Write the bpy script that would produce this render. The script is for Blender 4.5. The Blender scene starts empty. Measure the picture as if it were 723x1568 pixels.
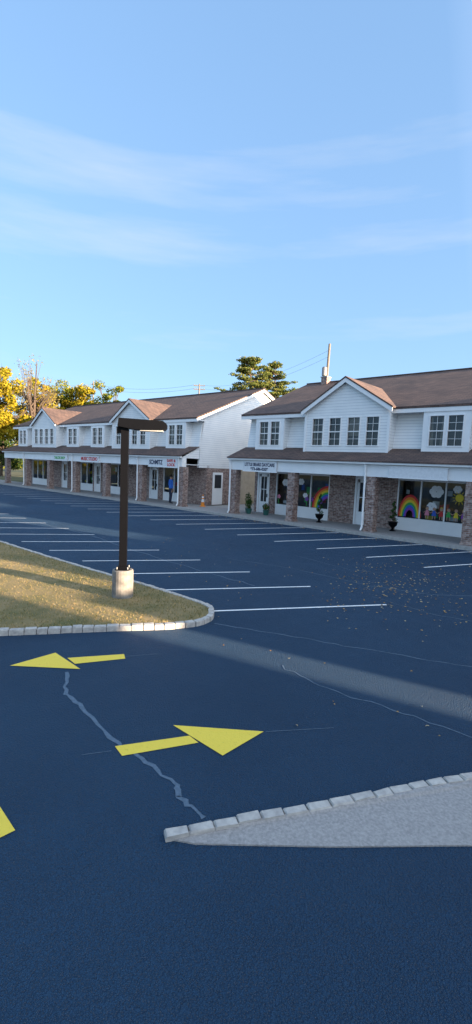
import bpy, math, random
from math import sin, cos, pi, radians
from mathutils import Vector, Matrix
random.seed(7)
S = bpy.context.scene
ROT = -math.atan2(.661, .75)          # direction of the row of shops
SUN_AZ = radians(-27.3); SUN_EL = radians(8.8)

# ------------------------------------------------------------------ camera
cam = bpy.data.cameras.new("camera"); co = bpy.data.objects.new("camera", cam)
S.collection.objects.link(co); S.camera = co
cam.sensor_fit = 'HORIZONTAL'; cam.sensor_width = 36; cam.lens = 36*720/723
cam.clip_end = 3000; cam.clip_start = .05
p = .0975; r = .045; H = 2.67
R = Vector((1, 0, 0)); U = Vector((0, sin(p), cos(p))); F = Vector((0, cos(p), -sin(p)))
R2 = R*cos(r)+U*sin(r); U2 = -R*sin(r)+U*cos(r)
m = Matrix((R2, U2, -F)).transposed().to_4x4(); m.translation = Vector((0, 0, H))
co.matrix_world = m

# ------------------------------------------------------------------ node helpers
def nm(name):
    mt = bpy.data.materials.new(name); mt.use_nodes = True
    nt = mt.node_tree; return mt, nt, nt.nodes['Principled BSDF']
def N(nt, typ, **kw):
    n = nt.nodes.new(typ)
    for k, v in kw.items(): setattr(n, k, v)
    return n
def ramp(nt, fac, stops, const=False):
    n = N(nt, 'ShaderNodeValToRGB'); e = n.color_ramp.elements
    if const: n.color_ramp.interpolation = 'CONSTANT'
    while len(e) < len(stops): e.new(.5)
    for i, (q, c) in enumerate(stops):
        e[i].position = q; e[i].color = (c[0], c[1], c[2], 1)
    nt.links.new(fac, n.inputs[0]); return n.outputs[0]
def mathn(nt, op, a, b=None, c=None):
    n = N(nt, 'ShaderNodeMath', operation=op)
    for i, v in enumerate((a, b, c)):
        if v is None: continue
        if isinstance(v, (int, float)): n.inputs[i].default_value = v
        else: nt.links.new(v, n.inputs[i])
    return n.outputs[0]
def mix(nt, fac, a, b, mode='MIX'):
    n = N(nt, 'ShaderNodeMix', data_type='RGBA', blend_type=mode)
    for s, v in ((0, fac), (6, a), (7, b)):
        if isinstance(v, (int, float)): n.inputs[s].default_value = v
        elif isinstance(v, tuple): n.inputs[s].default_value = (*v, 1)
        else: nt.links.new(v, n.inputs[s])
    return n.outputs[2]
def noise(nt, vec, scale, detail=4, rough=.55):
    n = N(nt, 'ShaderNodeTexNoise'); n.inputs['Scale'].default_value = scale
    n.inputs['Detail'].default_value = detail; n.inputs['Roughness'].default_value = rough
    if vec is not None: nt.links.new(vec, n.inputs['Vector'])
    return n.outputs[0]
def objco(nt): return N(nt, 'ShaderNodeTexCoord').outputs['Object']
def bump(nt, b, h, strength, dist):
    n = N(nt, 'ShaderNodeBump'); n.inputs['Strength'].default_value = strength
    n.inputs['Distance'].default_value = dist
    nt.links.new(h, n.inputs['Height']); nt.links.new(n.outputs[0], b.inputs['Normal'])
def basic(name, c1, c2=None, scale=6, rough=.6, bmp=0, metal=0, spec=.4):
    mt, nt, b = nm(name)
    b.inputs['Roughness'].default_value = rough; b.inputs['Metallic'].default_value = metal
    b.inputs['Specular IOR Level'].default_value = spec
    c2 = c2 or tuple(v*.82 for v in c1)
    f = noise(nt, objco(nt), scale, 5)
    nt.links.new(ramp(nt, f, [(.3, c2), (.7, c1)]), b.inputs['Base Color'])
    if bmp: bump(nt, b, f, bmp, .01)
    return mt

def m_asphalt():
    mt, nt, b = nm("asphalt"); o = objco(nt)
    big = noise(nt, o, .35, 6, .65); fine = noise(nt, o, 60, 3, .7); mid = noise(nt, o, 3.2, 5, .65)
    c = ramp(nt, big, [(.3, (.008, .041, .092)), (.7, (.017, .064, .13))])
    c = mix(nt, mathn(nt, 'MULTIPLY', mid, .35), c, (.024, .062, .11))
    v = N(nt, 'ShaderNodeTexVoronoi'); v.inputs['Scale'].default_value = 85; nt.links.new(o, v.inputs['Vector'])
    sp = ramp(nt, v.outputs['Distance'], [(.15, (1, 1, 1)), (.35, (0, 0, 0))])
    c = mix(nt, mathn(nt, 'MULTIPLY', sp, .5), c, (.11, .11, .12))
    nt.links.new(c, b.inputs['Base Color'])
    nt.links.new(mathn(nt, 'MULTIPLY_ADD', mid, .25, .6), b.inputs['Roughness'])
    b.inputs['Specular IOR Level'].default_value = .3
    bump(nt, b, mathn(nt, 'ADD', fine, mathn(nt, 'MULTIPLY', v.outputs['Distance'], 1.2)), 1.0, .02)
    return mt
def m_brick():
    mt, nt, b = nm("brick"); o = objco(nt)
    s = N(nt, 'ShaderNodeSeparateXYZ'); nt.links.new(o, s.inputs[0])
    c = N(nt, 'ShaderNodeCombineXYZ'); nt.links.new(mathn(nt, 'ADD', s.outputs[0], s.outputs[1]), c.inputs[0]); nt.links.new(s.outputs[2], c.inputs[1])
    t = N(nt, 'ShaderNodeTexBrick'); nt.links.new(c.outputs[0], t.inputs['Vector'])
    t.inputs['Scale'].default_value = 1; t.inputs['Brick Width'].default_value = .21; t.inputs['Row Height'].default_value = .075
    t.inputs['Mortar Size'].default_value = .008; t.inputs['Bias'].default_value = 0
    t.inputs['Color1'].default_value = (.22, .115, .085, 1); t.inputs['Color2'].default_value = (.4, .3, .25, 1); t.inputs['Mortar'].default_value = (.42, .39, .36, 1)
    n = noise(nt, o, 9, 3); w = ramp(nt, n, [(.35, (.5, .46, .46)), (.65, (1.15, 1.1, 1.1))])
    col = mix(nt, 1.0, t.outputs[0], w, 'MULTIPLY')
    nt.links.new(col, b.inputs['Base Color']); b.inputs['Roughness'].default_value = .85
    bump(nt, b, t.outputs['Fac'], -.5, .006); return mt
def m_siding():
    mt, nt, b = nm("white_siding"); o = objco(nt)
    s = N(nt, 'ShaderNodeSeparateXYZ'); nt.links.new(o, s.inputs[0])
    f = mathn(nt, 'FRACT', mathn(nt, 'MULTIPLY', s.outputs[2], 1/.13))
    c = ramp(nt, f, [(0, (.34, .36, .4)), (.14, (.88, .87, .85)), (1, (.88, .87, .84))])  # lap shadow line painted dark along the lower edge of each board
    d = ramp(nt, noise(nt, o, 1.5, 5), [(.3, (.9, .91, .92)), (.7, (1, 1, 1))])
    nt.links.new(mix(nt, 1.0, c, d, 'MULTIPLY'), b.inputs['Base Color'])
    b.inputs['Roughness'].default_value = .5
    bump(nt, b, f, -.6, .012); return mt
def m_shingle():
    mt, nt, b = nm("roof_shingle"); o = objco(nt)
    s = N(nt, 'ShaderNodeSeparateXYZ'); nt.links.new(o, s.inputs[0])
    c = N(nt, 'ShaderNodeCombineXYZ'); nt.links.new(s.outputs[0], c.inputs[0])
    nt.links.new(mathn(nt, 'ADD', mathn(nt, 'MULTIPLY', s.outputs[1], .8), s.outputs[2]), c.inputs[1])
    t = N(nt, 'ShaderNodeTexBrick'); nt.links.new(c.outputs[0], t.inputs['Vector'])
    t.inputs['Scale'].default_value = 1; t.inputs['Brick Width'].default_value = .3; t.inputs['Row Height'].default_value = .14
    t.inputs['Mortar Size'].default_value = .012
    t.inputs['Color1'].default_value = (.14, .09, .073, 1); t.inputs['Color2'].default_value = (.09, .06, .052, 1); t.inputs['Mortar'].default_value = (.045, .033, .03, 1)
    w = ramp(nt, noise(nt, o, .9, 6, .65), [(.3, (.66, .66, .7)), (.7, (1.35, 1.25, 1.15))])
    nt.links.new(mix(nt, 1.0, t.outputs[0], w, 'MULTIPLY'), b.inputs['Base Color']); b.inputs['Roughness'].default_value = .9
    bump(nt, b, t.outputs['Fac'], -.4, .01); return mt
def m_glass():
    mt, nt, b = nm("window_glass")
    nt.nodes.remove(b); out = nt.nodes['Material Output']
    g = N(nt, 'ShaderNodeBsdfGlossy'); g.inputs['Roughness'].default_value = .03; g.inputs[0].default_value = (.9, .95, 1, 1)
    t = N(nt, 'ShaderNodeBsdfTransparent'); t.inputs[0].default_value = (.75, .8, .82, 1)
    fr = N(nt, 'ShaderNodeFresnel'); fr.inputs[0].default_value = 1.45
    f = mathn(nt, 'ADD', mathn(nt, 'MULTIPLY', fr.outputs[0], .9), .02)
    mx = N(nt, 'ShaderNodeMixShader'); nt.links.new(f, mx.inputs[0]); nt.links.new(t.outputs[0], mx.inputs[1]); nt.links.new(g.outputs[0], mx.inputs[2])
    nt.links.new(mx.outputs[0], out.inputs[0]); return mt
def m_grass():
    mt, nt, b = nm("lawn_grass"); o = objco(nt)
    a = noise(nt, o, 1.3, 6, .65); f = noise(nt, o, 45, 4, .7)
    c = ramp(nt, a, [(.3, (.12, .12, .035)), (.5, (.26, .195, .08)), (.7, (.38, .27, .13))])
    c = mix(nt, mathn(nt, 'MULTIPLY', f, .5), c, (.11, .09, .035))
    nt.links.new(c, b.inputs['Base Color']); b.inputs['Roughness'].default_value = .95; bump(nt, b, f, .8, .02); return mt
def m_leaf(name, cols, trans=.35):
    mt, nt, b = nm(name); nt.nodes.remove(b); out = nt.nodes['Material Output']
    g = N(nt, 'ShaderNodeNewGeometry')
    f = mathn(nt, 'ADD', mathn(nt, 'MULTIPLY', g.outputs['Random Per Island'], .5), mathn(nt, 'MULTIPLY', noise(nt, objco(nt), .5, 3), .5))
    c = ramp(nt, f, [(.2+.6*i/(len(cols)-1), q) for i, q in enumerate(cols)])
    d = N(nt, 'ShaderNodeBsdfDiffuse'); t = N(nt, 'ShaderNodeBsdfTranslucent')
    nt.links.new(c, d.inputs[0]); nt.links.new(c, t.inputs[0])
    mx = N(nt, 'ShaderNodeMixShader'); mx.inputs[0].default_value = trans
    nt.links.new(d.outputs[0], mx.inputs[1]); nt.links.new(t.outputs[0], mx.inputs[2]); nt.links.new(mx.outputs[0], out.inputs[0]); return mt
def m_paint(name, c, worn=.25):
    mt, nt, b = nm(name); o = objco(nt); f = noise(nt, o, 28, 6, .75)
    nt.links.new(ramp(nt, f, [(.28, tuple(v*.35 for v in c)), (.28+worn*.4, c), (1, tuple(min(1, v*1.08) for v in c))]), b.inputs['Base Color'])
    b.inputs['Roughness'].default_value = .7; bump(nt, b, noise(nt, o, 60, 3), .6, .01); return mt

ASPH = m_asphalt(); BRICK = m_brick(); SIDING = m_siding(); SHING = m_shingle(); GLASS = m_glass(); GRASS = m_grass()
TRIM = basic("white_trim", (.88, .87, .85), (.82, .81, .8), 2, .45)
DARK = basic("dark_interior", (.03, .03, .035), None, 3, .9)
INTER = basic("shop_interior", (.16, .13, .1), (.04, .04, .05), 2.2, .9)
CURT = basic("curtain", (.3, .24, .18), (.17, .14, .11), 12, .9)
CONC = basic("concrete", (.42, .40, .37), (.3, .29, .27), 9, .9, .4)
CONCD = basic("weathered_concrete", (.28, .26, .23), (.12, .11, .1), 7, .9, .6)
CONCL = basic("sidewalk_concrete", (.38, .36, .34), (.24, .23, .22), 45, .9, .6)
BEIGE = basic("beige_stucco", (.5, .42, .32), None, 5, .9)
STONE = basic("granite_block", (.52, .49, .44), (.32, .3, .28), 14, .9, .5)
BLACK = basic("black_metal", (.004, .004, .005), None, 8, .5, 0, 0, .12)
YEL = m_paint("yellow_paint", (.82, .6, .06)); WHT = m_paint("white_paint", (.78, .79, .78), .4)
CRACK = basic("crack_sealant", (.11, .16, .22), (.06, .1, .14), 30, .8)
WOOD = basic("weathered_wood", (.24, .2, .16), (.14, .12, .1), 8, .9)
BARK = basic("bark", (.12, .085, .06), (.06, .045, .035), 8, .95, .6)
GREY = basic("grey_metal", (.25, .26, .27), None, 5, .5, 0, .4)
def flat(name, c): return basic(name, c, tuple(v*.85 for v in c), 10, .6)
RED = flat("red", (.6, .03, .03)); ORG = flat("orange", (.8, .25, .02)); YLW = flat("yellow", (.8, .6, .04)); GRN = flat("green", (.05, .4, .08)); BLU = flat("blue", (.04, .12, .55)); PUR = flat("purple", (.25, .06, .4)); INK = flat("ink", (.02, .03, .08)); WH = flat("white_card", (.8, .8, .8)); SKIN = flat("skin", (.5, .3, .2)); PINK = flat("pink", (.75, .25, .35))

# ------------------------------------------------------------------ mesh helpers
class MB:
    def __init__(s): s.v = []; s.f = []; s.mi = []; s.mats = []
    def mid(s, mt):
        if mt not in s.mats: s.mats.append(mt)
        return s.mats.index(mt)
    def poly(s, pts, mt):
        b = len(s.v); s.v += [tuple(q) for q in pts]; s.f.append(tuple(range(b, b+len(pts)))); s.mi.append(s.mid(mt))
    def box(s, x0, x1, y0, y1, z0, z1, mt, jit=0):
        b = len(s.v); P = [(x0, y0, z0), (x1, y0, z0), (x1, y1, z0), (x0, y1, z0), (x0, y0, z1), (x1, y0, z1), (x1, y1, z1), (x0, y1, z1)]
        s.v += P
        for f in ((0, 3, 2, 1), (4, 5, 6, 7), (0, 1, 5, 4), (1, 2, 6, 5), (2, 3, 7, 6), (3, 0, 4, 7)):
            s.f.append(tuple(b+i for i in f)); s.mi.append(s.mid(mt))
    def prism(s, pts, off, mt):   # polygon extruded by vector off
        off = Vector(off); n = len(pts); b = len(s.v); s.v += [tuple(q) for q in pts]+[tuple(Vector(q)+off) for q in pts]; i = s.mid(mt)
        s.f.append(tuple(range(b, b+n))); s.mi.append(i); s.f.append(tuple(range(b+2*n-1, b+n-1, -1))); s.mi.append(i)
        for k in range(n): s.f.append((b+k, b+n+k, b+n+(k+1) % n, b+(k+1) % n)); s.mi.append(i)
    def tube(s, path, rad, mt, seg=8, cap=True):
        i = s.mid(mt); b = len(s.v); path = [Vector(q) for q in path]; n = len(path)
        for k, q in enumerate(path):
            d = (path[min(k+1, n-1)]-path[max(k-1, 0)]).normalized()
            a = d.cross(Vector((0, 0, 1)) if abs(d.z) < .9 else Vector((1, 0, 0))).normalized(); c = d.cross(a)
            for j in range(seg):
                t = 2*pi*j/seg; s.v.append(tuple(q+(a*cos(t)+c*sin(t))*rad[k]))
        for k in range(n-1):
            for j in range(seg):
                s.f.append((b+k*seg+j, b+k*seg+(j+1) % seg, b+(k+1)*seg+(j+1) % seg, b+(k+1)*seg+j)); s.mi.append(i)
        if cap:
            s.f.append(tuple(b+j for j in range(seg))[::-1]); s.mi.append(i); s.f.append(tuple(b+(n-1)*seg+j for j in range(seg))); s.mi.append(i)
    def lathe(s, c, prof, mt, seg=14):
        s.tube([(c[0], c[1], c[2]+z) for _, z in prof], [q for q, _ in prof], mt, seg)
    def disc(s, x, z, rr, y, mt, n=14, sx=1, sz=1):
        s.poly([(x+rr*sx*cos(2*pi*k/n), y, z+rr*sz*sin(2*pi*k/n)) for k in range(n)], mt)
    def obj(s, name, parent=None, loc=(0, 0, 0), rot=0, smooth=False):
        me = bpy.data.meshes.new(name); me.from_pydata(s.v, [], s.f)
        for mt in s.mats: me.materials.append(mt)
        me.polygons.foreach_set('material_index', s.mi)
        if smooth: me.polygons.foreach_set('use_smooth', [True]*len(s.f))
        me.update(); o = bpy.data.objects.new(name, me); S.collection.objects.link(o)
        o.location = loc; o.rotation_euler = (0, 0, rot)
        if parent: o.parent = parent
        return o
def empty(name, loc=(0, 0, 0), rot=0):
    o = bpy.data.objects.new(name, None); S.collection.objects.link(o); o.location = loc; o.rotation_euler = (0, 0, rot); return o
def text(body, x, y, z, size, mt, parent, sx=1):
    c = bpy.data.curves.new("lettering", 'FONT'); c.body = body; c.size = size; c.align_x = 'CENTER'; c.align_y = 'CENTER'; c.extrude = .004; c.offset = .006*size/.2
    o = bpy.data.objects.new("lettering", c); S.collection.objects.link(o); o.location = (x, y, z); o.rotation_euler = (pi/2, 0, 0); o.scale = (sx, 1, 1)
    c.materials.append(mt); o.parent = parent
def rf(s_, n_): return (.75*s_+.661*n_, -.661*s_+.75*n_)

# ------------------------------------------------------------------ shops
def window(g, x0, x1, z0, z1, y, seed):
    rnd = random.Random(seed); t = .045
    for a in ((x0, x0+t, z0, z1), (x1-t, x1, z0, z1), (x0+t, x1-t, z0, z0+t), (x0+t, x1-t, z1-t, z1)):
        g.box(a[0], a[1], y-.03, y+.05, a[2], a[3], TRIM)
    zm = (z0+z1)/2
    g.box(x0+t, x1-t, y+.0, y+.045, zm-.022, zm+.022, TRIM)
    xm = (x0+x1)/2
    g.box(xm-.007, xm+.007, y+.02, y+.04, zm+.022, z1-t, TRIM); g.box(xm-.007, xm+.007, y+.02, y+.04, z0+t, zm-.022, TRIM)
    for zz in ((zm+z1)/2, (zm+z0)/2):
        g.box(x0+t, xm-.007, y+.02, y+.04, zz-.007, zz+.007, TRIM); g.box(xm+.007, x1-t, y+.02, y+.04, zz-.007, zz+.007, TRIM)
    g.poly([(x0+t, y+.06, z0+t), (x1-t, y+.06, z0+t), (x1-t, y+.06, z1-t), (x0+t, y+.06, z1-t)], GLASS)
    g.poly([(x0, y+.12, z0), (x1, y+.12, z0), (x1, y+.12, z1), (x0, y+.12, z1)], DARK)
    k = rnd.choice([0, 1, 1, 2])
    if k: # shade or curtains
        zb = z0+(z1-z0)*rnd.choice([.35, .55, .7])
        if k == 1: g.poly([(x0+t, y+.09, zb), (x1-t, y+.09, zb), (x1-t, y+.09, z1-t), (x0+t, y+.09, z1-t)], CURT)
        else:
            w = (x1-x0)*.3
            g.poly([(x0+t, y+.09, z0+t), (x0+w, y+.09, z0+t), (x0+w*.7, y+.09, z1-t), (x0+t, y+.09, z1-t)], CURT)
            g.poly([(x1-w, y+.09, z0+t), (x1-t, y+.09, z0+t), (x1-t, y+.09, z1-t), (x1-w*.7, y+.09, z1-t)], CURT)

def building(name, X0, cols, shop, gutters):
    root = empty(name, rot=ROT); X1 = X0+24.8; L = 24.8
    YP, YW = 18.9, 20.8
    EY, EZ, RY, RZ = 19.6, 5.38, 25.9, 8.0
    sl = (RZ-EZ)/(RY-EY)
    # ---- ground floor wall
    g = MB(); fr = MB(); gl = MB(); inn = MB()
    for kind, a, b in shop:
        if kind == 'brick': g.box(a, b, YW, YW+.2, .12, 2.62, BRICK)
        elif kind == 'win':
            fr.box(a, b, YW+.02, YW+.16, .12, .7, TRIM); fr.box(a, b, YW+.02, YW+.16, 2.36, 2.62, TRIM)
            n = max(1, round((b-a)/1.0)); w = (b-a)/n
            for i in range(n+1):
                xx = min(max(a+i*w-.03, a), b-.06); fr.box(xx, xx+.06, YW+.02, YW+.12, .7, 2.36, TRIM)
            gl.poly([(a, YW+.07, .7), (b, YW+.07, .7), (b, YW+.07, 2.36), (a, YW+.07, 2.36)], GLASS)
            inn.box(a+.01, b-.01, YW+.9, YW+.95, .12, 2.6, INTER)
            rnd = random.Random(int(a*10))
            for i in range(4*n):
                xx = rnd.uniform(a+.1, b-.3); zz = rnd.uniform(.7, 1.9); inn.box(xx, xx+rnd.uniform(.1, .35), YW+.3+.05*i/n, YW+.32+.05*i/n, zz, zz+rnd.uniform(.1, .4), rnd.choice([WH, WH, YLW, RED, BLU, CURT, GRN]))
        elif kind == 'door':
            fr.box(a, a+.09, YW+.0, YW+.14, .12, 2.3, TRIM); fr.box(b-.09, b, YW+.0, YW+.14, .12, 2.3, TRIM); fr.box(a, b, YW+.0, YW+.14, 2.3, 2.62, TRIM)
            fr.box(a+.09, b-.09, YW+.05, YW+.1, .12, .75, TRIM)
            for q in ((a+.09, a+.22), (b-.22, b-.09)): fr.box(q[0], q[1], YW+.05, YW+.1, .75, 2.15, TRIM)
            fr.box(a+.22, b-.22, YW+.05, YW+.1, 2.15, 2.3, TRIM)
            fr.box(a+.22, b-.22, YW+.06, YW+.09, 1.42, 1.46, TRIM); fr.box((a+b)/2-.015, (a+b)/2+.015, YW+.06, YW+.09, .75, 2.15, TRIM)
            gl.poly([(a+.22, YW+.095, .75), (b-.22, YW+.095, .75), (b-.22, YW+.095, 2.15), (a+.22, YW+.095, 2.15)], GLASS)
            inn.box(a+.1, b-.1, YW+.3, YW+.33, .12, 2.3, INTER)
            fr.box(b-.17, b-.14, YW-.0, YW+.045, 1.0, 1.2, BLACK)
    g.obj("brick_wall", root); fr.obj("shopfront_frames", root); gl.obj("shopfront_glass", root); inn.obj("shop_interior", root)
    # ---- porch
    g = MB()
    for i, c in enumerate(cols):
        g.box(c-.2, c+.2, YP-.2, YP+.2, .16, 2.48, BRICK); g.box(c-.23, c+.23, YP-.23, YP+.23, .12, .2, BRICK)
    g.obj("brick_columns", root)
    g = MB(); g.box(X0, X1, YP-.2, YP+.15, 2.48, 3.0, TRIM); g.box(X0, X1, YP+.15, YW+.2, 2.6, 2.64, TRIM)
    g.box(X0-.05, X1+.05, 18.5, 18.64, 3.0, 3.1, TRIM)
    for c in gutters:   # downspouts with an offset at the top
        g.tube([(c, 18.57, 3.0), (c, 18.6, 2.85), (c, 18.62, 2.5), (c, 18.64, 1.2), (c, 18.64, .3), (c-.02, 18.56, .16)], [.045]*6, TRIM, 8)
    g.obj("porch_beam_and_gutter", root)
    g = MB(); g.prism([(X0-.1, 18.46, 3.08), (X1+.1, 18.46, 3.08), (X1+.1, 19.97, 3.68), (X0-.1, 19.97, 3.68)], (0, 0, .05), SHING)
    g.obj("porch_roof", root)
    g = MB()
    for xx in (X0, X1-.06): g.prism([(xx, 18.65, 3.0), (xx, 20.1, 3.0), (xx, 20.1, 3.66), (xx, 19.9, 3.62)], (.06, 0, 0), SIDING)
    # ---- upper storey, battered siding wall
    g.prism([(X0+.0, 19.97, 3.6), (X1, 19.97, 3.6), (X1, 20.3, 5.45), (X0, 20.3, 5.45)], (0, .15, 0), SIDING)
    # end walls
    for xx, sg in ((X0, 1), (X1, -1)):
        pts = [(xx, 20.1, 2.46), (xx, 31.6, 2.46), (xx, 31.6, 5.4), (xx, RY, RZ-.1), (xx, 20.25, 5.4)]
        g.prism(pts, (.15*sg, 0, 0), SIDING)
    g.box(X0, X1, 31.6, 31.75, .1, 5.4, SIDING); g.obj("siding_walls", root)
    g = MB()
    for xx, sg in ((X0+.02, 1), (X1-.02, -1)):
        a, b = sorted((xx, xx+.12*sg)); g.box(a, b, 21.0, 23.1, .12, 2.455, BRICK); g.box(a, b, 23.1, 31.6, .1, 2.455, BEIGE)
    g.obj("end_wall_base", root)
    g = MB()
    a = X1-.02
    g.box(a, a+.05, 21.35, 22.25, .14, 2.2, TRIM); g.box(a+.05, a+.06, 21.5, 22.1, 1.2, 2.05, DARK); g.obj("side_door", root)
    # ---- main roof
    g = MB()
    th = .09
    for pts in ([(X0-.2, EY, EZ), (X1+.2, EY, EZ), (X1+.2, RY, RZ), (X0-.2, RY, RZ)], [(X0-.2, 2*RY-EY, EZ), (X0-.2, RY, RZ), (X1+.2, RY, RZ), (X1+.2, 2*RY-EY, EZ)]):
        g.prism(pts, (0, 0, th), SHING)
    g.box(X0-.2, X1+.2, RY-.12, RY+.12, RZ+.05, RZ+.12, SHING); g.obj("roof", root)
    g = MB(); g.box(X0-.2, X1+.2, EY+.02, EY+.06, EZ-.17, EZ-.002, TRIM); g.box(X0-.2, X1+.2, EY+.06, 20.4, EZ-.1, EZ-.05, TRIM)
    for xx in (X0-.2, X1+.16):
        for sg in (-1, 1):
            ye = RY+sg*(RY-EY)
            g.prism([(xx, ye, EZ-.18), (xx, RY, RZ-.18), (xx, RY, RZ-.003), (xx, ye, EZ-.003)], (.04, 0, 0), TRIM)
    g.obj("eaves_trim", root)
    # ---- gables and paired-window dormers
    gw = MB(); gr = MB(); gt = MB(); wn = MB()
    off = [1.75, 6.2, 10.6, 14.2, 18.6, 23.05]
    for j, o_ in enumerate(off):
        c = X0+o_
        if j in (1, 4):
            y = 19.47; hw = 2.13; ze = 5.42; zt = 6.74
            ws = [(c-1.74, c-1.08), (c-.82, c-.16), (c+.13, c+.79), (c+1.04, c+1.7)]
            xs = [c-hw]+[q for w in ws for q in w]+[c+hw]
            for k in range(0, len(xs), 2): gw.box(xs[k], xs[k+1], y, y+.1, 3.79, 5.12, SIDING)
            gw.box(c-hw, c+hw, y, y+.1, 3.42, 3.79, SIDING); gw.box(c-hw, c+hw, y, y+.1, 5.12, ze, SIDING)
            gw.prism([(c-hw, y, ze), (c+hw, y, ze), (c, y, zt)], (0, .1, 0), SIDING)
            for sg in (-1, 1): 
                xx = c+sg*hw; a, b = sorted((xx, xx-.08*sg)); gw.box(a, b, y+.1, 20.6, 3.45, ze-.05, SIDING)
                a, b = sorted((xx+.03*sg, xx-.09*sg)); gt.box(a, b, y-.03, y-.003, 3.5, ze-.05, TRIM)
            for k, w in enumerate(ws): window(wn, w[0], w[1], 3.79, 5.12, y, int(c*7+k))
            s2 = (zt-ze)/hw; E = hw+.18; zr = zt+.1
            yb = EY+(zr-EZ)/sl
            for sg in (-1, 1):
                pts = [(c, y-.22, zr), (c, yb, zr), (c+sg*E, EY+(zr-E*s2-EZ)/sl+.05, zr-E*s2), (c+sg*E, y-.22, zr-E*s2)]
                if sg < 0: pts = pts[::-1]
                gr.prism(pts, (0, 0, .07), SHING)
                gt.prism([(c, y-.2, zr-.2), (c+sg*(E-.02), y-.2, zr-.2-(E-.02)*s2), (c+sg*(E-.02), y-.2, zr-(E-.02)*s2-.003), (c, y-.2, zr-.003)], (0, .04, 0), TRIM)
        else:
            y = 19.66; hw = .92; z0 = 3.5; z1 = 5.22
            ws = [(c-.68, c-.04), (c+.04, c+.68)]
            gt.box(c-hw, c-.68, y, y+.1, z0, z1, TRIM); gt.box(c+.68, c+hw, y, y+.1, z0, z1, TRIM); gt.box(c-.04, c+.04, y, y+.1, 3.8, 5.08, TRIM)
            gt.box(c-.68, c+.68, y, y+.1, z0, 3.8, TRIM); gt.box(c-.68, c+.68, y, y+.1, 5.08, z1, TRIM)
            for sg in (-1, 1):
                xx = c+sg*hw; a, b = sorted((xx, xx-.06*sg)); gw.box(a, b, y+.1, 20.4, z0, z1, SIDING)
            for k, w in enumerate(ws): window(wn, w[0], w[1], 3.8, 5.08, y, int(c*7+k))
    gw.obj("dormer_walls", root); gr.obj("gable_roofs", root); gt.obj("dormer_trim", root); wn.obj("upper_windows", root)
    return root

rightb = building("shop_building", -17.0, [-16.8, -13.05, -8.95, -5.0, -.9, 3.2, 7.5],
    [('brick', -17, -16.8), ('door', -16.8, -15.95), ('brick', -15.95, -15.5), ('win', -15.5, -12.15), ('brick', -12.15, -10.75), ('door', -10.75, -9.85), ('brick', -9.85, -8.65), ('win', -8.65, -5.5), ('brick', -5.5, -4.2), ('door', -4.2, -3.3), ('brick', -3.3, -2.6), ('win', -2.6, 1.5), ('brick', 1.5, 3), ('win', 3, 6), ('brick', 6, 7.8)], [-16.95, -9.2, -1.1])
leftb = building("shop_building", -45.7, [-45.4, -41.3, -37.2, -33.1, -29.0, -24.9, -20.95],
    [('brick', -45.7, -44.5), ('win', -44.5, -41.4), ('brick', -41.4, -38.9), ('door', -38.9, -37.95), ('brick', -37.95, -35.8), ('win', -35.8, -33.9), ('door', -33.7, -32.8), ('brick', -33.9, -33.7), ('brick', -32.8, -31.6), ('win', -31.6, -29.3), ('brick', -29.3, -26.6), ('door', -26.6, -25.65), ('brick', -25.65, -25.1), ('win', -25.1, -22.9), ('brick', -22.9, -20.9)], [-41.5, -33.3, -25.1, -21.1])
for X in (11.5, 40.2):  # unseen shops continuing the row, added to cast its shadow on the lot
    building("shop_building", X, [X+.2+4.07*i for i in range(7)],
        [('brick', X, X+2), ('win', X+2, X+5), ('door', X+5.2, X+6.1), ('brick', X+5, X+5.2), ('brick', X+6.1, X+8), ('win', X+8, X+12), ('brick', X+12, X+14), ('win', X+14, X+17), ('door', X+17.2, X+18.1), ('brick', X+17, X+17.2), ('brick', X+18.1, X+24.8)], [X+.1, X+12.3])

# signs (children of the shops)
def sign(parent, x0, x1, z0, z1, items):
    g = MB(); g.box(x0, x1, 18.6, 18.68, z0, z1, WH)
    for a in ((x0-.03, x1+.03, z1, z1+.03), (x0-.03, x1+.03, z0-.03, z0)): g.box(a[0], a[1], 18.59, 18.69, a[2], a[3], TRIM)
    g.obj("sign_board", parent)
    for b, x, z, sz, mt, sx in items: text(b, x, 18.594, z, sz, mt, parent, sx)
sign(rightb, -16.05, -13.9, 2.45, 2.94, [("LITTLE BEARS DAYCARE", -14.97, 2.78, .23, INK, .78), ("973-686-0209", -14.97, 2.56, .2, INK, 1.0)])
sign(rightb, -8.15, -5.85, 2.5, 2.92, [])
sign(leftb, -23.95, -21.2, 2.42, 2.94, [("SCHMITZ", -23.2, 2.68, .38, INK, .8), ("SAFE &\nLOCK", -21.75, 2.68, .24, RED, 1.1)])
sign(leftb, -32.1, -29.6, 2.5, 2.9, [("MUSIC STUDIO", -30.85, 2.7, .34, RED, .95)])
sign(leftb, -36.3, -34.0, 2.5, 2.88, [("TAILOR SHOP", -35.15, 2.69, .28, GRN, .95)])
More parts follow.
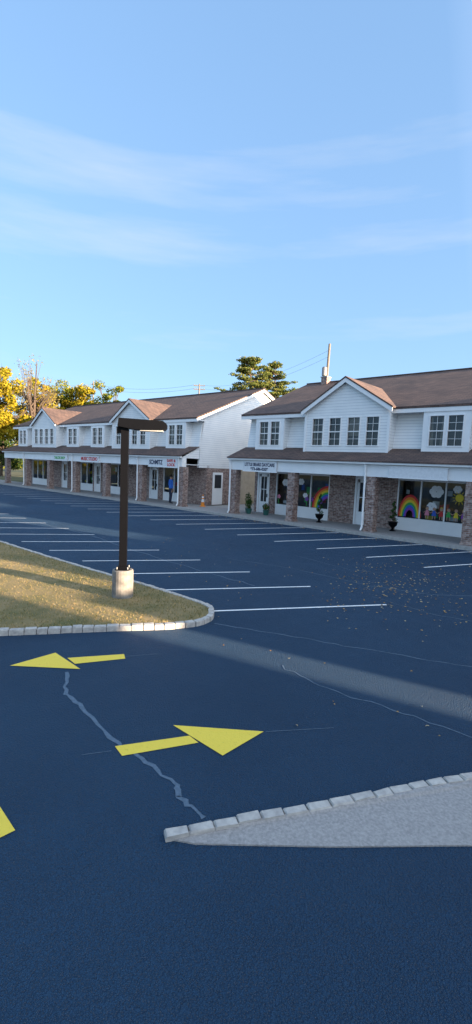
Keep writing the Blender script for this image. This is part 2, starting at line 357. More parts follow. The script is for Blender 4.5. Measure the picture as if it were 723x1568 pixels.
# window paintings of the daycare
g = MB(); Y = 20.8+.062
RB = [RED, ORG, YLW, GRN, BLU, PUR]
def rainbow(cx, cz, rx, rz, a0, a1, w=.055):
    for i, mt in enumerate(RB):
        q0 = 1-i*w/rx; q1 = 1-(i+1)*w/rx
        for k in range(16):
            t0 = a0+(a1-a0)*k/16; t1 = a0+(a1-a0)*(k+1)/16
            g.poly([(cx+rx*q0*cos(t0), Y, cz+rz*q0*sin(t0)), (cx+rx*q0*cos(t1), Y, cz+rz*q0*sin(t1)), (cx+rx*q1*cos(t1), Y, cz+rz*q1*sin(t1)), (cx+rx*q1*cos(t0), Y, cz+rz*q1*sin(t0))], mt)
rainbow(-8.05, .75, .52, 1.0, 0, pi, .06); rainbow(-12.2, .72, .95, 1.15, pi/2, pi, .085)
def cloud(x, z, s_, mt=WH):
    for k in range(6): g.disc(x+s_*.6*cos(k*pi/3), z+s_*.5*sin(k*pi/3), s_*.5, Y+.001*k, mt, 10)
cloud(-6.95, 1.95, .28); cloud(-7.1, 1.3, .2); cloud(-6.1, 2.1, .17); cloud(-14.9, 1.9, .2); cloud(-13.9, 2.0, .18); cloud(-13.6, 1.3, .14)
g.disc(-6.0, 1.75, .17, Y, YLW); g.disc(-14.3, 1.2, .2, Y, YLW)
for k in range(12):
    t = k*pi/6; g.poly([(-6+.2*cos(t-.1), Y, 1.75+.2*sin(t-.1)), (-6+.33*cos(t), Y, 1.75+.33*sin(t)), (-6+.2*cos(t+.1), Y, 1.75+.2*sin(t+.1))], YLW)
kc = [PINK, BLU, RED, GRN, YLW, PUR, ORG]
for i in range(6):
    x = -7.28+i*.3; mt = kc[i]
    g.disc(x, 1.2, .07, Y, SKIN, 10); g.disc(x, 1.25, .055, Y+.002, [INK, BARK, YLW][i % 3], 8)
    g.poly([(x-.05, Y, 1.13), (x-.11, Y, .9), (x+.11, Y, .9), (x+.05, Y, 1.13)], mt)
    for q in (-.05, .05): g.poly([(x+q-.02, Y, .9), (x+q-.02, Y, .76), (x+q+.02, Y, .76), (x+q+.02, Y, .9)], SKIN)
    for q in (-1, 1): g.poly([(x+q*.04, Y, 1.12), (x+q*.05, Y, 1.07), (x+q*.15, Y, 1.0), (x+q*.15, Y, 1.04)], SKIN)
for x in (-15.3, -14.7, -13.5, -13.2):
    g.poly([(x-.02, Y, .75), (x+.02, Y, .75), (x+.02, Y, 1.1), (x-.02, Y, 1.1)], GRN)
    for k in range(5): g.disc(x+.07*cos(k*1.26), 1.12+.07*sin(k*1.26), .05, Y-.001, [RED, PUR, ORG, PINK][int(-x) % 4], 8)
g.obj("window_paintings", rightb)
# chimney vent
g = MB(); x = -15.7; g.box(x-.2, x+.2, 25.4, 25.8, 7.8, 8.3, BRICK); g.box(x-.24, x+.24, 25.36, 25.84, 8.3, 8.36, CONC); g.obj("chimney", rightb)

# ------------------------------------------------------------------ ground, lot, sidewalk
g = MB(); q = 900; g.poly([(-q, -q, -.03), (q, -q, -.03), (q, q, -.03), (-q, q, -.03)], basic("ground_earth", (.14, .13, .06), (.08, .09, .04), .3, .95)); g.obj("ground")
g = MB(); g.poly([(-75, -60, 0), (75, -60, 0), (75, 18.3, 0), (-75, 18.3, 0)], ASPH); g.obj("parking_lot", rot=ROT)
g = MB(); x = -62
while x < 66:
    g.box(x+.006, x+1.494, 18.34, 20.78, -.01, .12, CONCL); x += 1.5
g.box(-62, 66, 18.2, 18.33, -.01, .125, CONC); g.box(-20.7, -17.1, 20.78, 30, -.01, .11, CONC); g.obj("sidewalk", rot=ROT)
# stall lines
g = MB()
def strip(a, b, w, z, mt, mb):
    a = Vector((a[0], a[1], z)); b = Vector((b[0], b[1], z)); d = (b-a).normalized(); n_ = Vector((-d.y, d.x, 0))*w/2
    mb.poly([a-n_, b-n_, b+n_, a+n_], mt)
for k in range(0, 24):
    bx, by = 3.14-1.36*k, 9.34+1.215*k
    l = 3.6 if k == 0 else 3.45 if k == 1 else 3.15
    strip((bx-l*.966, by-l*.258), (bx, by), .06, .005, WHT, g)
for k in range(-4, 27):
    sx, sy = 4.14-1.35*k, 14.55+1.19*k
    n0 = .661*sx+.75*sy; dn = (.661*.905+.75*.426); l = (18.1-n0)/dn
    strip((sx, sy), (sx+l*.905, sy+l*.426), .07, .005, WHT, g)
g.obj("parking_stall_lines")
g = MB(); z = .006
for pts in ([(-1.037, 4.17), (-.935, 4.03), (-.261, 4.287), (-.36, 4.397)], [(-.546, 4.57), (-.022, 4.10), (.381, 4.528)]): g.poly([(a, b, z+.001*(len(pts) == 3)) for a, b in pts], YEL)
g.obj("painted_arrow")
g = MB()
for pts in ([(-2.797, 5.77), (-1.894, 5.765), (-2.393, 6.235)], [(-2.175, 6.083), (-2.012, 5.911), (-1.41, 6.145), (-1.463, 6.293)]): g.poly([(a, b, z+.001*(len(pts) == 3)) for a, b in pts], YEL)
g.obj("painted_arrow")
g = MB(); strip((-2.3, 3.86), (-1.52, 3.08), .12, .006, YEL, g); g.obj("yellow_line")
# sealed cracks
def crack(mb, pts, w, seed, sub=7, j=.03):
    rnd = random.Random(seed); P = []
    for a, b in zip(pts[:-1], pts[1:]):
        for k in range(sub):
            t = k/sub; P.append(Vector((a[0]+(b[0]-a[0])*t+rnd.uniform(-j, j), a[1]+(b[1]-a[1])*t+rnd.uniform(-j, j), .0035)))
    P.append(Vector((*pts[-1], .0035))); ws = [w*rnd.uniform(.5, 1.25) for _ in P]; L = []; Rr = []
    for i, q in enumerate(P):
        d = (P[min(i+1, len(P)-1)]-P[max(i-1, 0)]).normalized(); n_ = Vector((-d.y, d.x, 0))*ws[i]/2; L.append(q+n_); Rr.append(q-n_)
    for i in range(len(P)-1): mb.poly([L[i], Rr[i], Rr[i+1], L[i+1]], CRACK)
g = MB()
crack(g, [(-2.02, 5.656), (-1.853, 5.128), (-1.57, 4.86), (-1.026, 4.225), (-.763, 4.006), (-.398, 3.696), (-.35, 3.53), (-.14, 3.324)], .045, 1, 6, .02)
crack(g, [(.699, 6.14), (1.206, 5.53), (1.874, 5.12), (2.6, 4.5), (3.5, 4.0)], .018, 2)
crack(g, [(-.263, 7.73), (1.01, 7.28), (2.05, 6.87), (3.24, 6.45), (5, 6.1)], .022, 3)
crack(g, [(-3.42, 14.4), (-.956, 11.77), (.495, 10.4)], .035, 4, 9, .05)
crack(g, [(3, 9.9), (3.9, 8.8), (4.9, 8.3), (6, 8.2)], .02, 5)
crack(g, [(-.2, 13.4), (1.6, 12.4), (3.2, 10.9), (4.4, 10.3), (6, 10.4)], .025, 6)
crack(g, [(2.0, 14.2), (3.2, 12.6), (5, 11.9)], .02, 7)
crack(g, [(-8, 19), (-5, 16.4), (-3.42, 14.4)], .04, 8)
strip((.4, 4.53), (1.12, 4.66), .008, .0045, CRACK, g); strip((-1.43, 6.22), (-1.0, 6.36), .01, .0045, CRACK, g); strip((-1.3, 4.02), (-1.05, 4.1), .008, .0045, CRACK, g)
g.obj("pavement_cracks")

# ------------------------------------------------------------------ kerbs of granite blocks
def smooth_path(pts, step):
    out = []; n = len(pts)
    P = [Vector((*q, 0)) for q in pts]; dense = []
    for i in range(n-1):
        p0 = P[max(i-1, 0)]; p1 = P[i]; p2 = P[i+1]; p3 = P[min(i+2, n-1)]
        for k in range(20):
            t = k/20; dense.append(.5*((2*p1)+(p2-p0)*t+(2*p0-5*p1+4*p2-p3)*t*t+(3*p1-p0-3*p2+p3)*t**3))
    dense.append(P[-1]); out = [dense[0]]; acc = 0
    for a, b in zip(dense[:-1], dense[1:]):
        acc += (b-a).length
        if acc >= step: out.append(b); acc = 0
    return out
def blocks(mb, path, w, h, seed):
    rnd = random.Random(seed)
    for a, b in zip(path[:-1], path[1:]):
        d = (b-a); l = d.length; d.normalize(); n_ = Vector((-d.y, d.x, 0)); g_ = rnd.uniform(.002, .007)
        hh = h+rnd.uniform(-.006, .006); o_ = n_*rnd.uniform(-.008, .008)
        base = []; top = []
        for (s_, t_) in ((0, -1), (1, -1), (1, 1), (0, 1)):
            q = a+d*(g_ if s_ == 0 else l-g_)+n_*t_*w/2+o_; base.append((q.x, q.y, -.02))
            c = a+d*l/2+o_; q2 = q+(c-q)*.1; q2 += Vector((rnd.uniform(-.006, .006), rnd.uniform(-.006, .006), 0))
            top.append(((q.x, q.y, hh-.014), (q2.x, q2.y, hh+rnd.uniform(-.004, .004))))
        bb = len(mb.v); mb.v += base+[t[0] for t in top]+[t[1] for t in top]; i = mb.mid(STONE)
        for L0 in (0, 4):
            for k in range(4): mb.f.append((bb+L0+k, bb+L0+(k+1) % 4, bb+L0+4+(k+1) % 4, bb+L0+4+k)); mb.mi.append(i)
        mb.f.append((bb+8, bb+9, bb+10, bb+11)); mb.mi.append(i)
isl = [(-12, 4.75), (-7, 5.95), (-3.44, 6.81), (-2.08, 7.15), (-.95, 7.42), (-.5, 7.68), (-.36, 8.1), (-.55, 8.62), (-1.73, 9.67), (-3.15, 10.77), (-5.26, 12.5), (-7.14, 14.1), (-14, 20)]
g = MB(); path = smooth_path(isl, .15); blocks(g, path, .1, .09, 3); g.obj("island_kerb")
g = MB(); ins = []
for i, q in enumerate(path):
    d = (path[min(i+1, len(path)-1)]-path[max(i-1, 0)]).normalized(); n_ = Vector((-d.y, d.x, 0)); ins.append(q+n_*.04)
cen = Vector((-7, 9.5, .1))
outl = [(q.x, q.y, .075) for q in ins]
fan = [Vector(q) for q in outl]+[Vector((-25, 20, .075)), Vector((-25, 5, .075))]
for i in range(len(fan)): g.poly([cen, fan[i], fan[(i+1) % len(fan)]], GRASS)
lawn = g.obj("grass_island")
def inside(x, y):
    c = False; n = len(fan); j = n-1
    for i in range(n):
        a, b = fan[i], fan[j]
        if (a.y > y) != (b.y > y) and x < (b.x-a.x)*(y-a.y)/(b.y-a.y)+a.x: c = not c
        j = i
    return c
BLADE = m_leaf("grass_blade", [(.08, .1, .025), (.2, .18, .06), (.38, .28, .12), (.5, .36, .18)], .3)
g = MB(); rnd = random.Random(5); cnt = 0
while cnt < 26000:
    x = rnd.uniform(-9, -.3); y = rnd.uniform(6.3, 15)
    if not inside(x, y): continue
    cnt += 1; t = rnd.uniform(0, 2*pi); w = .006; h = rnd.uniform(.015, .045); lx, ly = rnd.uniform(-.03, .03), rnd.uniform(-.03, .03)
    g.poly([(x-w*cos(t), y-w*sin(t), .075), (x+w*cos(t), y+w*sin(t), .075), (x+lx, y+ly, .078+h)], BLADE)
g.obj("lawn_blades", lawn)
# near walkway: concrete wedge with a stone edge on the lot side
near = [(-.42, 3.19), (-.336, 3.22), (.30, 3.41), (1.07, 3.64), (1.82, 3.89), (2.23, 4.0), (4, 4.5), (7, 5.2)]
near = [(a*.978, b*.978) for a, b in near]
g = MB(); path = smooth_path(near, .165); blocks(g, path, .08, .045, 9); g.obj("walkway_kerb")
g = MB(); up = []
for q, q2 in zip(path[:-1], path[1:]):
    d = (q2-q).normalized(); up.append(q+Vector((d.y, -d.x, 0))*.03+Vector((0, 0, .036)))
low = [Vector((-.36, 3.1, .012)), Vector((-.18, 3.07, .012)), Vector((.8, 3.1, .012)), Vector((1.84, 3.17, .012)), Vector((4, 3.35, .012)), Vector((6.6, 3.5, .012))]
g.poly(up+low[::-1], CONCL)
for a, b in zip(low[:-1], low[1:]): g.poly([a, a-Vector((0, 0, .03)), b-Vector((0, 0, .03)), b], CONCL)
g.obj("concrete_walkway")

# ------------------------------------------------------------------ street lamp
g = MB(); Lx, Ly = -2.11, 8.84
lamp = empty("street_lamp", (Lx, Ly, 0))
g.lathe((0, 0, .06), [(.2, 0), (.2, .5), (.195, .535), (.18, .55)], CONCD, 24); g.obj("concrete_base", lamp)
g = MB(); g.box(-.13, .13, -.13, .13, .61, .63, BLACK); g.box(-.1, .1, -.1, .1, .63, .68, BLACK); g.box(-.068, .068, -.068, .068, .62, 3.42, BLACK)
for a in (-.1, .1):
    for b in (-.1, .1): g.lathe((a, b, .63), [(.014, 0), (.014, .04)], GREY, 6)
g.obj("pole", lamp)
g = MB(); pr = [(-.12, 3.3), (.2, 3.25), (.74, 3.27), (.77, 3.31), (.77, 3.37), (.7, 3.43), (-.1, 3.45)]
g.prism([(x, -.17, z) for x, z in pr], (0, .34, 0), BLACK); g.box(.28, .7, -.12, .12, 3.235, 3.262, basic("lamp_lens", (.5, .5, .48), None, 4, .2))
g.box(-.15, -.068, -.03, .03, 3.18, 3.3, BLACK); g.obj("lamp_head", lamp)
lamp.rotation_euler = (0, radians(-.3), radians(6))

# ------------------------------------------------------------------ fallen leaves
g = MB(); rnd = random.Random(11); LV = m_leaf("fallen_leaf", [(.3, .15, .05), (.42, .26, .1), (.5, .38, .2), (.5, .45, .35)], .2)
def fl(x, y, s_, z0=.008):
    a = rnd.uniform(0, 2*pi); pts = []
    for k, rr in enumerate((1, .55, .9, .5, 1.1, .5)):
        t = a+k*pi/3; pts.append((x+cos(t)*rr*s_, y+sin(t)*rr*s_, z0+rnd.uniform(0, .018)))
    g.poly(pts, LV)
for _ in range(520):
    y = rnd.triangular(7.6, 15.5, 10.5); x = y*.30+abs(rnd.gauss(0, 1.7))-.5+rnd.uniform(-.9, .9)
    fl(x, y, rnd.uniform(.014, .034))
for _ in range(120): fl(rnd.uniform(-3, 6), rnd.uniform(7, 17), rnd.uniform(.014, .026))
for _ in range(12): fl(rnd.uniform(-.3, 2.5), rnd.uniform(4.5, 7), rnd.uniform(.015, .025))
for _ in range(350):
    s_ = rnd.uniform(-17, 6); n_ = rnd.uniform(17.4, 18.15); x, y = rf(s_, n_); fl(x, y, rnd.uniform(.02, .04))
c_ = 0
while c_ < 90:
    x = rnd.uniform(-7, -.4); y = rnd.uniform(6.6, 13)
    if inside(x, y): fl(x, y, rnd.uniform(.012, .025), .11); c_ += 1
g.obj("fallen_leaves")

# ------------------------------------------------------------------ plants, cone
PL = m_leaf("plant_leaf", [(.02, .05, .015), (.05, .11, .03), (.1, .18, .05)], .25)
def leafball(mb, c, rad, n, s_, mt, rnd):
    c = Vector(c)
    for _ in range(n):
        d = Vector((rnd.gauss(0, 1), rnd.gauss(0, 1), rnd.gauss(0, 1))).normalized(); q = c+Vector((d.x*rad[0], d.y*rad[1], d.z*rad[2]))*rnd.uniform(.55, 1.05)
        a = Vector((rnd.gauss(0, 1), rnd.gauss(0, 1), rnd.gauss(0, 1))).normalized()*s_; b = a.cross(d).normalized()*s_*.6
        mb.poly([q-a, q-b, q+a, q+b], mt)
def topiary(name, s_, n_, h=1.2):
    x, y = rf(s_, n_); e = empty(name, (x, y, .12)); g = MB(); rnd = random.Random(int(s_*10))
    g.lathe((0, 0, 0), [(.15, 0), (.13, .03), (.05, .08), (.06, .14), (.17, .25), (.2, .38), (.23, .4), (.21, .41)], BLACK, 14); g.obj("urn", e)
    g = MB(); g.tube([(0, 0, .35), (0, 0, h)], [.02, .01], BARK)
    for k in range(30):
        t = k/30; a = t*6*pi; rr = .17*(1-t)+.03; leafball(g, (cos(a)*rr*.6, sin(a)*rr*.6, .48+t*(h-.45)), (.09*(1-t*.5),)*3, 22, .03, PL, rnd)
    g.obj("spiral_foliage", e)
topiary("topiary_plant", -12.0, 19.75, 1.35); topiary("topiary_plant", -8.45, 20.1, 1.3)
def potted(s_, n_, h, fcol=None):
    x, y = rf(s_, n_); e = empty("potted_plant", (x, y, .12)); g = MB(); rnd = random.Random(int(s_*31))
    g.lathe((0, 0, 0), [(.12, 0), (.17, .25), (.19, .26), (.17, .28)], basic("planter", (.03, .12, .1), None, 5, .5), 14); g.obj("pot", e)
    g = MB(); 
    for k in range(7): 
        a = k*.9; g.tube([(0, 0, .22), (cos(a)*.08, sin(a)*.08, .22+h*.5), (cos(a)*.16, sin(a)*.16, .22+h*.9)], [.01, .007, .003], PL, 5)
    leafball(g, (0, 0, .25+h*.55), (.22, .22, h*.55), 260, .04, PL, rnd)
    if fcol: leafball(g, (0, 0, .25+h*.7), (.22, .22, h*.4), 40, .03, fcol, rnd)
    g.obj("foliage", e)
potted(-17.35, 19.3, .35); potted(-16.35, 19.6, .5); potted(-15.4, 19.9, .35, RED); potted(-16.75, 20.0, .8)
x, y = rf(-20.45, 20.1); g = MB(); g.box(-.17, .17, -.17, .17, 0, .03, ORG)
for a, b, mt in ((0, .25, ORG), (.25, .42, WH), (.42, .5, ORG), (.5, .6, WH), (.6, .7, ORG)): g.tube([(0, 0, .03+a), (0, 0, .03+b)], [.13-.14*a, .13-.14*b], mt, 14)
g.obj("traffic_cone", None, (x, y, .12))

# ------------------------------------------------------------------ person
def person(name, s_, n_, shirt, pants, face=0, hgt=1.0):
    x, y = rf(s_, n_); e = empty(name, (x, y, .12), face); e.scale = (hgt,)*3
    V = [(0, 0, .95), (0, .0, 1.1), (0, .01, 1.28), (0, .01, 1.42), (0, 0, 1.5), (0, -.01, 1.58), (0, -.015, 1.68),
         (.1, 0, .9), (.11, -.02, .5), (.11, .02, .09), (.11, -.13, .04), (-.1, 0, .9), (-.12, .02, .5), (-.13, .06, .09), (-.13, -.09, .04),
         (.18, .01, 1.4), (.23, .02, 1.13), (.2, -.12, .95), (.18, -.2, .9), (-.18, .01, 1.4), (-.24, .03, 1.13), (-.23, -.04, .9), (-.23, -.07, .83)]
    E = [(0, 1), (1, 2), (2, 3), (3, 4), (4, 5), (5, 6), (0, 7), (7, 8), (8, 9), (9, 10), (0, 11), (11, 12), (12, 13), (13, 14), (3, 15), (15, 16), (16, 17), (17, 18), (3, 19), (19, 20), (20, 21), (21, 22)]
    Rr = [(.15, .11), (.15, .11), (.17, .12), (.13, .1), (.055, .055), (.075, .09), (.07, .085), (.09, .09), (.06, .06), (.042, .042), (.04, .03), (.09, .09), (.06, .06), (.042, .042), (.04, .03),
          (.062, .062), (.046, .046), (.034, .034), (.036, .02), (.062, .062), (.046, .046), (.034, .034), (.036, .02)]
    me = bpy.data.meshes.new("body"); me.from_pydata(V, E, []); o = bpy.data.objects.new("body", me); S.collection.objects.link(o); o.parent = e
    md = o.modifiers.new("Skin", 'SKIN'); md.use_smooth_shade = True
    for i, q in enumerate(Rr): me.skin_vertices[0].data[i].radius = q
    me.skin_vertices[0].data[0].use_root = True
    o.modifiers.new("Sub", 'SUBSURF').render_levels = 2
    mt, nt, b = nm("clothing"); oc = objco(nt); s = N(nt, 'ShaderNodeSeparateXYZ'); nt.links.new(oc, s.inputs[0])
    c = ramp(nt, s.outputs[2], [(0, (.03, .03, .03)), (.055, pants), (.56, shirt), (.885, (.5, .3, .2))], True)
    sc = mathn(nt, 'MULTIPLY', s.outputs[2], 1/1.68); nt.links.new(sc, c.node.inputs[0])
    hand = mathn(nt, 'MULTIPLY', mathn(nt, 'GREATER_THAN', mathn(nt, 'ABSOLUTE', s.outputs[0]), .17), mathn(nt, 'LESS_THAN', s.outputs[2], .95))
    hand = mathn(nt, 'MULTIPLY', hand, mathn(nt, 'GREATER_THAN', s.outputs[2], .7))
    nt.links.new(mix(nt, hand, c, (.5, .3, .2)), b.inputs['Base Color']); b.inputs['Roughness'].default_value = .85
    me.materials.append(mt)
    g = MB(); hair = basic("hair", (.04, .025, .015), None, 30, .8)
    for i in range(6):
        for j in range(12):
            def P(i, j):
                t = i/6*1.75; a = 2*pi*j/12; return (.088*sin(t)*cos(a), .012+.1*sin(t)*sin(a), 1.66+.115*cos(t))
            if i > 3 and 6 < j < 12: continue
            g.poly([P(i, j), P(i+1, j), P(i+1, j+1), P(i, j+1)], hair)
    g.tube([(0, -.1, 1.64), (0, -.125, 1.6), (0, -.1, 1.595)], [.008, .015, .01], SKIN)
    for sg in (-1, 1): g.lathe((sg*.03, -.1, 1.64), [(.004, 0), (.009, .006), (.004, .012)], INK, 6); g.tube([(sg*.083, 0, 1.6), (sg*.092, .01, 1.63), (sg*.083, .015, 1.655)], [.006, .014, .008], SKIN)
    g.box(-.022, .022, -.108, -.1, 1.565, 1.572, RED); g.obj("head_features", e)
    g = MB()
    for (hx, hy, hz, dx, dy, dz) in ((.18, -.21, .89, -.1, -.7, -.6), (-.23, -.08, .81, 0, -.2, -1)):
        d = Vector((dx, dy, dz)).normalized(); sd = Vector((0, 1, 0)).cross(d) if abs(d.y) < .5 else Vector((1, 0, 0)); sd.normalize(); bn = d.cross(sd)
        for k, l in enumerate((.06, .075, .08, .07)):
            q = Vector((hx, hy, hz))+sd*(k-1.5)*.018; g.tube([q, q+d*l*.5, q+d*l*.85+bn*.02], [.009, .008, .006], SKIN, 6)
        q = Vector((hx, hy, hz))-sd*.035-d*.03; g.tube([q, q-sd*.02+d*.03, q-sd*.02+d*.055], [.01, .009, .007], SKIN, 6)
    g.obj("fingers", e)
person("person", -22.75, 19.5, (.03, .14, .5), (.02, .025, .05), 2.2, 1.03)

# ------------------------------------------------------------------ trees
def tree(name, loc, Ht, cr, th, nclump, nleaf, ls, mt, seed, cz=None, flatz=.8, limbs=True):
    rnd = random.Random(seed); e = empty(name, loc); g = MB(); c0 = Vector((0, 0, th+(Ht-th)*.5)); rz = (Ht-th)*.55
    top = Vector((rnd.uniform(-.5, .5), rnd.uniform(-.5, .5), Ht*.8))
    g.tube([(0, 0, -.1), (0, 0, .3), top*.4, top*.7, top], [Ht*.03, Ht*.022, Ht*.018, Ht*.011, Ht*.004], BARK, 10)
    lf = MB()
    for i in range(nclump):
        d = Vector((rnd.gauss(0, 1), rnd.gauss(0, 1), rnd.gauss(0, 1))).normalized(); k = rnd.uniform(.35, 1)
        q = c0+Vector((d.x*cr*k, d.y*cr*k, d.z*rz*k)); st = top*rnd.uniform(.35, .85)
        md = (st+q)/2+Vector((0, 0, rnd.uniform(.1, .6)))
        g.tube([st, md, q], [Ht*.008, Ht*.005, Ht*.0015], BARK, 5)
        for w in range(3):
            q3 = q+Vector((rnd.uniform(-1, 1), rnd.uniform(-1, 1), rnd.uniform(-.4, 1)))*cr*.25; g.tube([md, (md+q3)/2, q3], [Ht*.003, Ht*.002, Ht*.001], BARK, 4)
        rr = cr*rnd.uniform(.16, .34)
        leafball(lf, q, (rr, rr, rr*flatz), nleaf, ls*rnd.uniform(.7, 1.2), mt, rnd)
    g.obj("trunk_and_limbs", e); lf.obj("foliage", e)
YG = m_leaf("autumn_leaf_yellow", [(.1, .1, .012), (.26, .23, .02), (.42, .31, .025), (.5, .35, .04)], .4)
GG = m_leaf("leaf_green", [(.04, .07, .012), (.12, .16, .02), (.24, .25, .03), (.38, .31, .04)], .4)
DG = m_leaf("leaf_dark", [(.015, .03, .01), (.03, .055, .015), (.07, .1, .03)], .25)
BR = m_leaf("leaf_brown", [(.14, .12, .04), (.24, .2, .07), (.3, .27, .1)], .3)
def at(px, Y): return ((px-361.5)/720*Y, Y, 0)
tree("autumn_tree", at(-10, 50), 12.0, 3.2, 3, 46, 210, .17, YG, 21)
tree("bare_autumn_tree", at(48, 66), 15.8, 3.8, 3, 52, 34, .12, BR, 22)
tree("shade_tree", at(46, 72), 14.2, 3.8, 3, 46, 190, .2, YG, 23)
tree("shade_tree", at(88, 80), 14.8, 4.2, 3, 46, 190, .22, GG, 24)
tree("shade_tree", at(122, 78), 14.8, 3.8, 3, 44, 190, .21, YG, 25)
tree("shade_tree", at(158, 74), 15.0, 3.2, 3, 42, 190, .2, GG, 26)
tree("shade_tree", at(0, 62), 8.6, 3.4, 1.2, 36, 190, .17, DG, 27)
tree("shade_tree", at(-45, 56), 11, 3.6, 1.2, 30, 150, .17, GG, 28)
# pine
def pine(name, loc, Ht, wd, seed):
    rnd = random.Random(seed); e = empty(name, loc); g = MB(); lf = MB()
    g.tube([(0, 0, 0), (0, 0, Ht*.5), (0, 0, Ht*.98)], [.3, .2, .04], BARK, 8); z = Ht*.45
    while z < Ht*.99:
        t = (Ht-z)/(Ht*.55); rr = wd*(.12+.88*t**.7)
        for k in range(7):
            a = rnd.uniform(0, 2*pi); l = rr*rnd.uniform(.55, 1.25); d = Vector((cos(a), sin(a), 0)); b0 = Vector((0, 0, z)); b1 = b0+d*l*.6+Vector((0, 0, .15*l)); b2 = b0+d*l+Vector((0, 0, .12*l+.2))
            g.tube([b0, b1, b2], [.07, .04, .015], BARK, 5)
            for m_ in range(4):
                q = b0.lerp(b2, .45+.55*m_/3)+Vector((rnd.uniform(-.3, .3), rnd.uniform(-.3, .3), rnd.uniform(0, .25)))
                leafball(lf, q, (.5, .5, .17), 46, .12, PN, rnd)
        z += Ht*.04*rnd.uniform(.8, 1.3)
    g.obj("trunk_and_limbs", e); lf.obj("needles", e)
PN = m_leaf("pine_needle", [(.03, .06, .02), (.09, .12, .03), (.19, .2, .055), (.28, .25, .07)], .3)
pine("pine_tree", at(374, 60), 16.2, 4.6, 31); pine("pine_tree", at(411, 62), 15.6, 4.4, 32)
# distant trees mass
g = MB(); rnd = random.Random(40)
for i in range(150):
    a = radians(60+i*.62+rnd.uniform(-.3, .3)); d = rnd.uniform(110, 150); h = rnd.uniform(4, 7.0)
    x, y = cos(a)*d, sin(a)*d
    leafball(g, (x, y, h*.5), (4, 4, h*.6), 120, .5, rnd.choice([DG, GG, GG, YG]), rnd)
g.obj("distant_tree_line")

# ------------------------------------------------------------------ utility poles + wires
def upole(name, loc, Ht, arms, lean=0):
    e = empty(name, loc); g = MB(); g.tube([(0, 0, 0), (lean*.5, 0, Ht*.5), (lean, 0, Ht)], [.17, .15, .11], WOOD, 10)
    for z, w in arms:
        g.box(lean-w, lean+w, -.06, .06, z-.06, z+.06, WOOD)
        for k in (-.9, -.45, .45, .9): g.lathe((lean+w*k, 0, z+.06), [(.04, 0), (.06, .08), (.03, .16)], GREY, 8)
    g.obj("pole", e)
    if not arms:
        g = MB(); g.lathe((lean-.35, 0, Ht-3), [(.22, 0), (.24, .1), (.24, .75), (.15, .85)], GREY, 12); g.obj("transformer", e)
upole("utility_pole", at(484, 46), 14.6, [], .35)
upole("utility_pole", at(298, 80), 16, [(15.7, .95), (15.1, .95)]); upole("utility_pole", at(139, 92), 17.6, [(17.0, .5)])
def wire(name, a, b, sag, rr=.02):
    g = MB(); a = Vector(a); b = Vector(b); n = 16; P = [a.lerp(b, k/n)-Vector((0, 0, sag*4*(k/n)*(1-k/n))) for k in range(n+1)]; g.tube(P, [rr]*(n+1), GREY, 4); g.obj(name)
A = Vector(at(484, 46))+Vector((.3, 0, 14.0)); B = Vector(at(298, 80))+Vector((0, 0, 15.8)); C = Vector(at(139, 92))+Vector((0, 0, 17.0)); D = Vector((-75, 90, 15))
for dz in (0, -.6): wire("overhead_wire", A+Vector((0, 0, dz)), B+Vector((.8, 0, dz)), 1.2, .012); wire("overhead_wire", B+Vector((-.8, 0, dz)), C+Vector((.3, 0, dz)), .8, .018); wire("overhead_wire", C+Vector((0, 0, dz)), D+Vector((0, 0, dz)), .8, .018)

# ------------------------------------------------------------------ unseen brick blocks right of the lot, added and shaped to shade it
def block(name, parts):
    e = empty(name, rot=SUN_AZ); g = MB(); w = MB()
    for (a, b, c, d, h) in parts:
        g.box(a, b, c, d, 0, h, BRICK); g.box(a-.1, b+.1, c-.02, d+.02, h, h+.25, CONC)
        z = 1.1
        while z+1.5 < h:
            y = c+.8
            while y+1.1 < d:
                w.box(a-.03, a+.02, y-.06, y+1.16, z-.06, z+1.46, TRIM); w.box(a-.05, a-.03, y, y+1.1, z, z+1.4, DARK); y += 2.4
            z += 3
    g.obj("walls", e); w.obj("windows", e)
block("shade_casting_block", [(14, 19.5, 7.6, 12.7, 10), (14, 19.5, 6.25, 7.58, 3.0)])
block("shade_casting_block", [(22, 34, -16, 5.65, 11)])

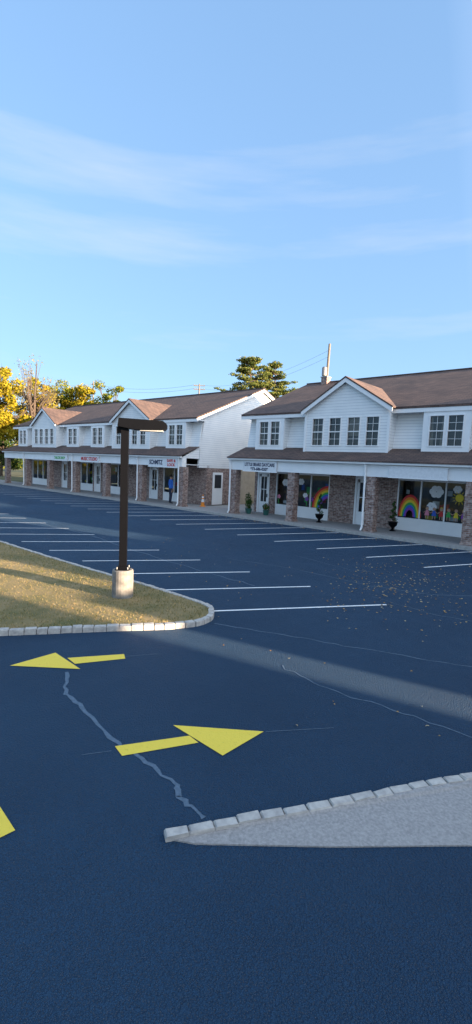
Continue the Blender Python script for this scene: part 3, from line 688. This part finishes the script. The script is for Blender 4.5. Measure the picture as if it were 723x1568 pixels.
# ------------------------------------------------------------------ light
W = bpy.data.worlds.new("World"); S.world = W; W.use_nodes = True; nt = W.node_tree
bg = nt.nodes['Background']; sk = N(nt, 'ShaderNodeTexSky', sky_type='NISHITA'); sk.sun_disc = False
sk.sun_elevation = SUN_EL
sd = Vector((cos(SUN_AZ)*cos(SUN_EL), sin(SUN_AZ)*cos(SUN_EL), sin(SUN_EL)))
sk.sun_rotation = math.atan2(sd.x, sd.y); sk.ozone_density = 1.5; sk.dust_density = .4; sk.air_density = 1.0
# lift the dim low-sun sky to the photograph's bright, hazy exposure
sc = mix(nt, 1.0, sk.outputs[0], (.15, .15, .15), 'MULTIPLY')
gm = N(nt, 'ShaderNodeGamma'); gm.inputs[1].default_value = .37; nt.links.new(sc, gm.inputs[0])
sc = mix(nt, 1.0, gm.outputs[0], (4.9, 7.2, 10.4), 'MULTIPLY')
tc = N(nt, 'ShaderNodeTexCoord'); dp = N(nt, 'ShaderNodeVectorMath', operation='DOT_PRODUCT'); nt.links.new(tc.outputs['Generated'], dp.inputs[0]); dp.inputs[1].default_value = sd
glow = mathn(nt, 'MULTIPLY', mathn(nt, 'MAXIMUM', dp.outputs['Value'], 0), 1.9)
vm = N(nt, 'ShaderNodeVectorMath', operation='SCALE'); vm.inputs[0].default_value = (5.6, 5.5, 5.3); nt.links.new(glow, vm.inputs['Scale'])
va = N(nt, 'ShaderNodeVectorMath', operation='ADD'); nt.links.new(sc, va.inputs[0]); nt.links.new(vm.outputs[0], va.inputs[1])
mp = N(nt, 'ShaderNodeMapping'); mp.inputs['Scale'].default_value = (.8, 1.3, 7.0); mp.inputs['Rotation'].default_value = (0, .12, .5)
nt.links.new(tc.outputs['Generated'], mp.inputs[0]); cn = noise(nt, mp.outputs[0], 1.5, 7, .55)
cf = ramp(nt, cn, [(.54, (0, 0, 0)), (.8, (.4, .4, .4))])
nt.links.new(mix(nt, cf, va.outputs[0], (6.4, 6.6, 6.9)), bg.inputs[0]); bg.inputs[1].default_value = .15
sun = bpy.data.lights.new("sun", 'SUN'); sun.energy = 23; sun.angle = radians(.5); sun.color = (1, .77, .54)
so = bpy.data.objects.new("sun", sun); S.collection.objects.link(so); so.rotation_euler = (-sd).to_track_quat('-Z', 'Y').to_euler()
S.view_settings.view_transform = 'Standard'; S.view_settings.look = 'None'; S.view_settings.exposure = 0
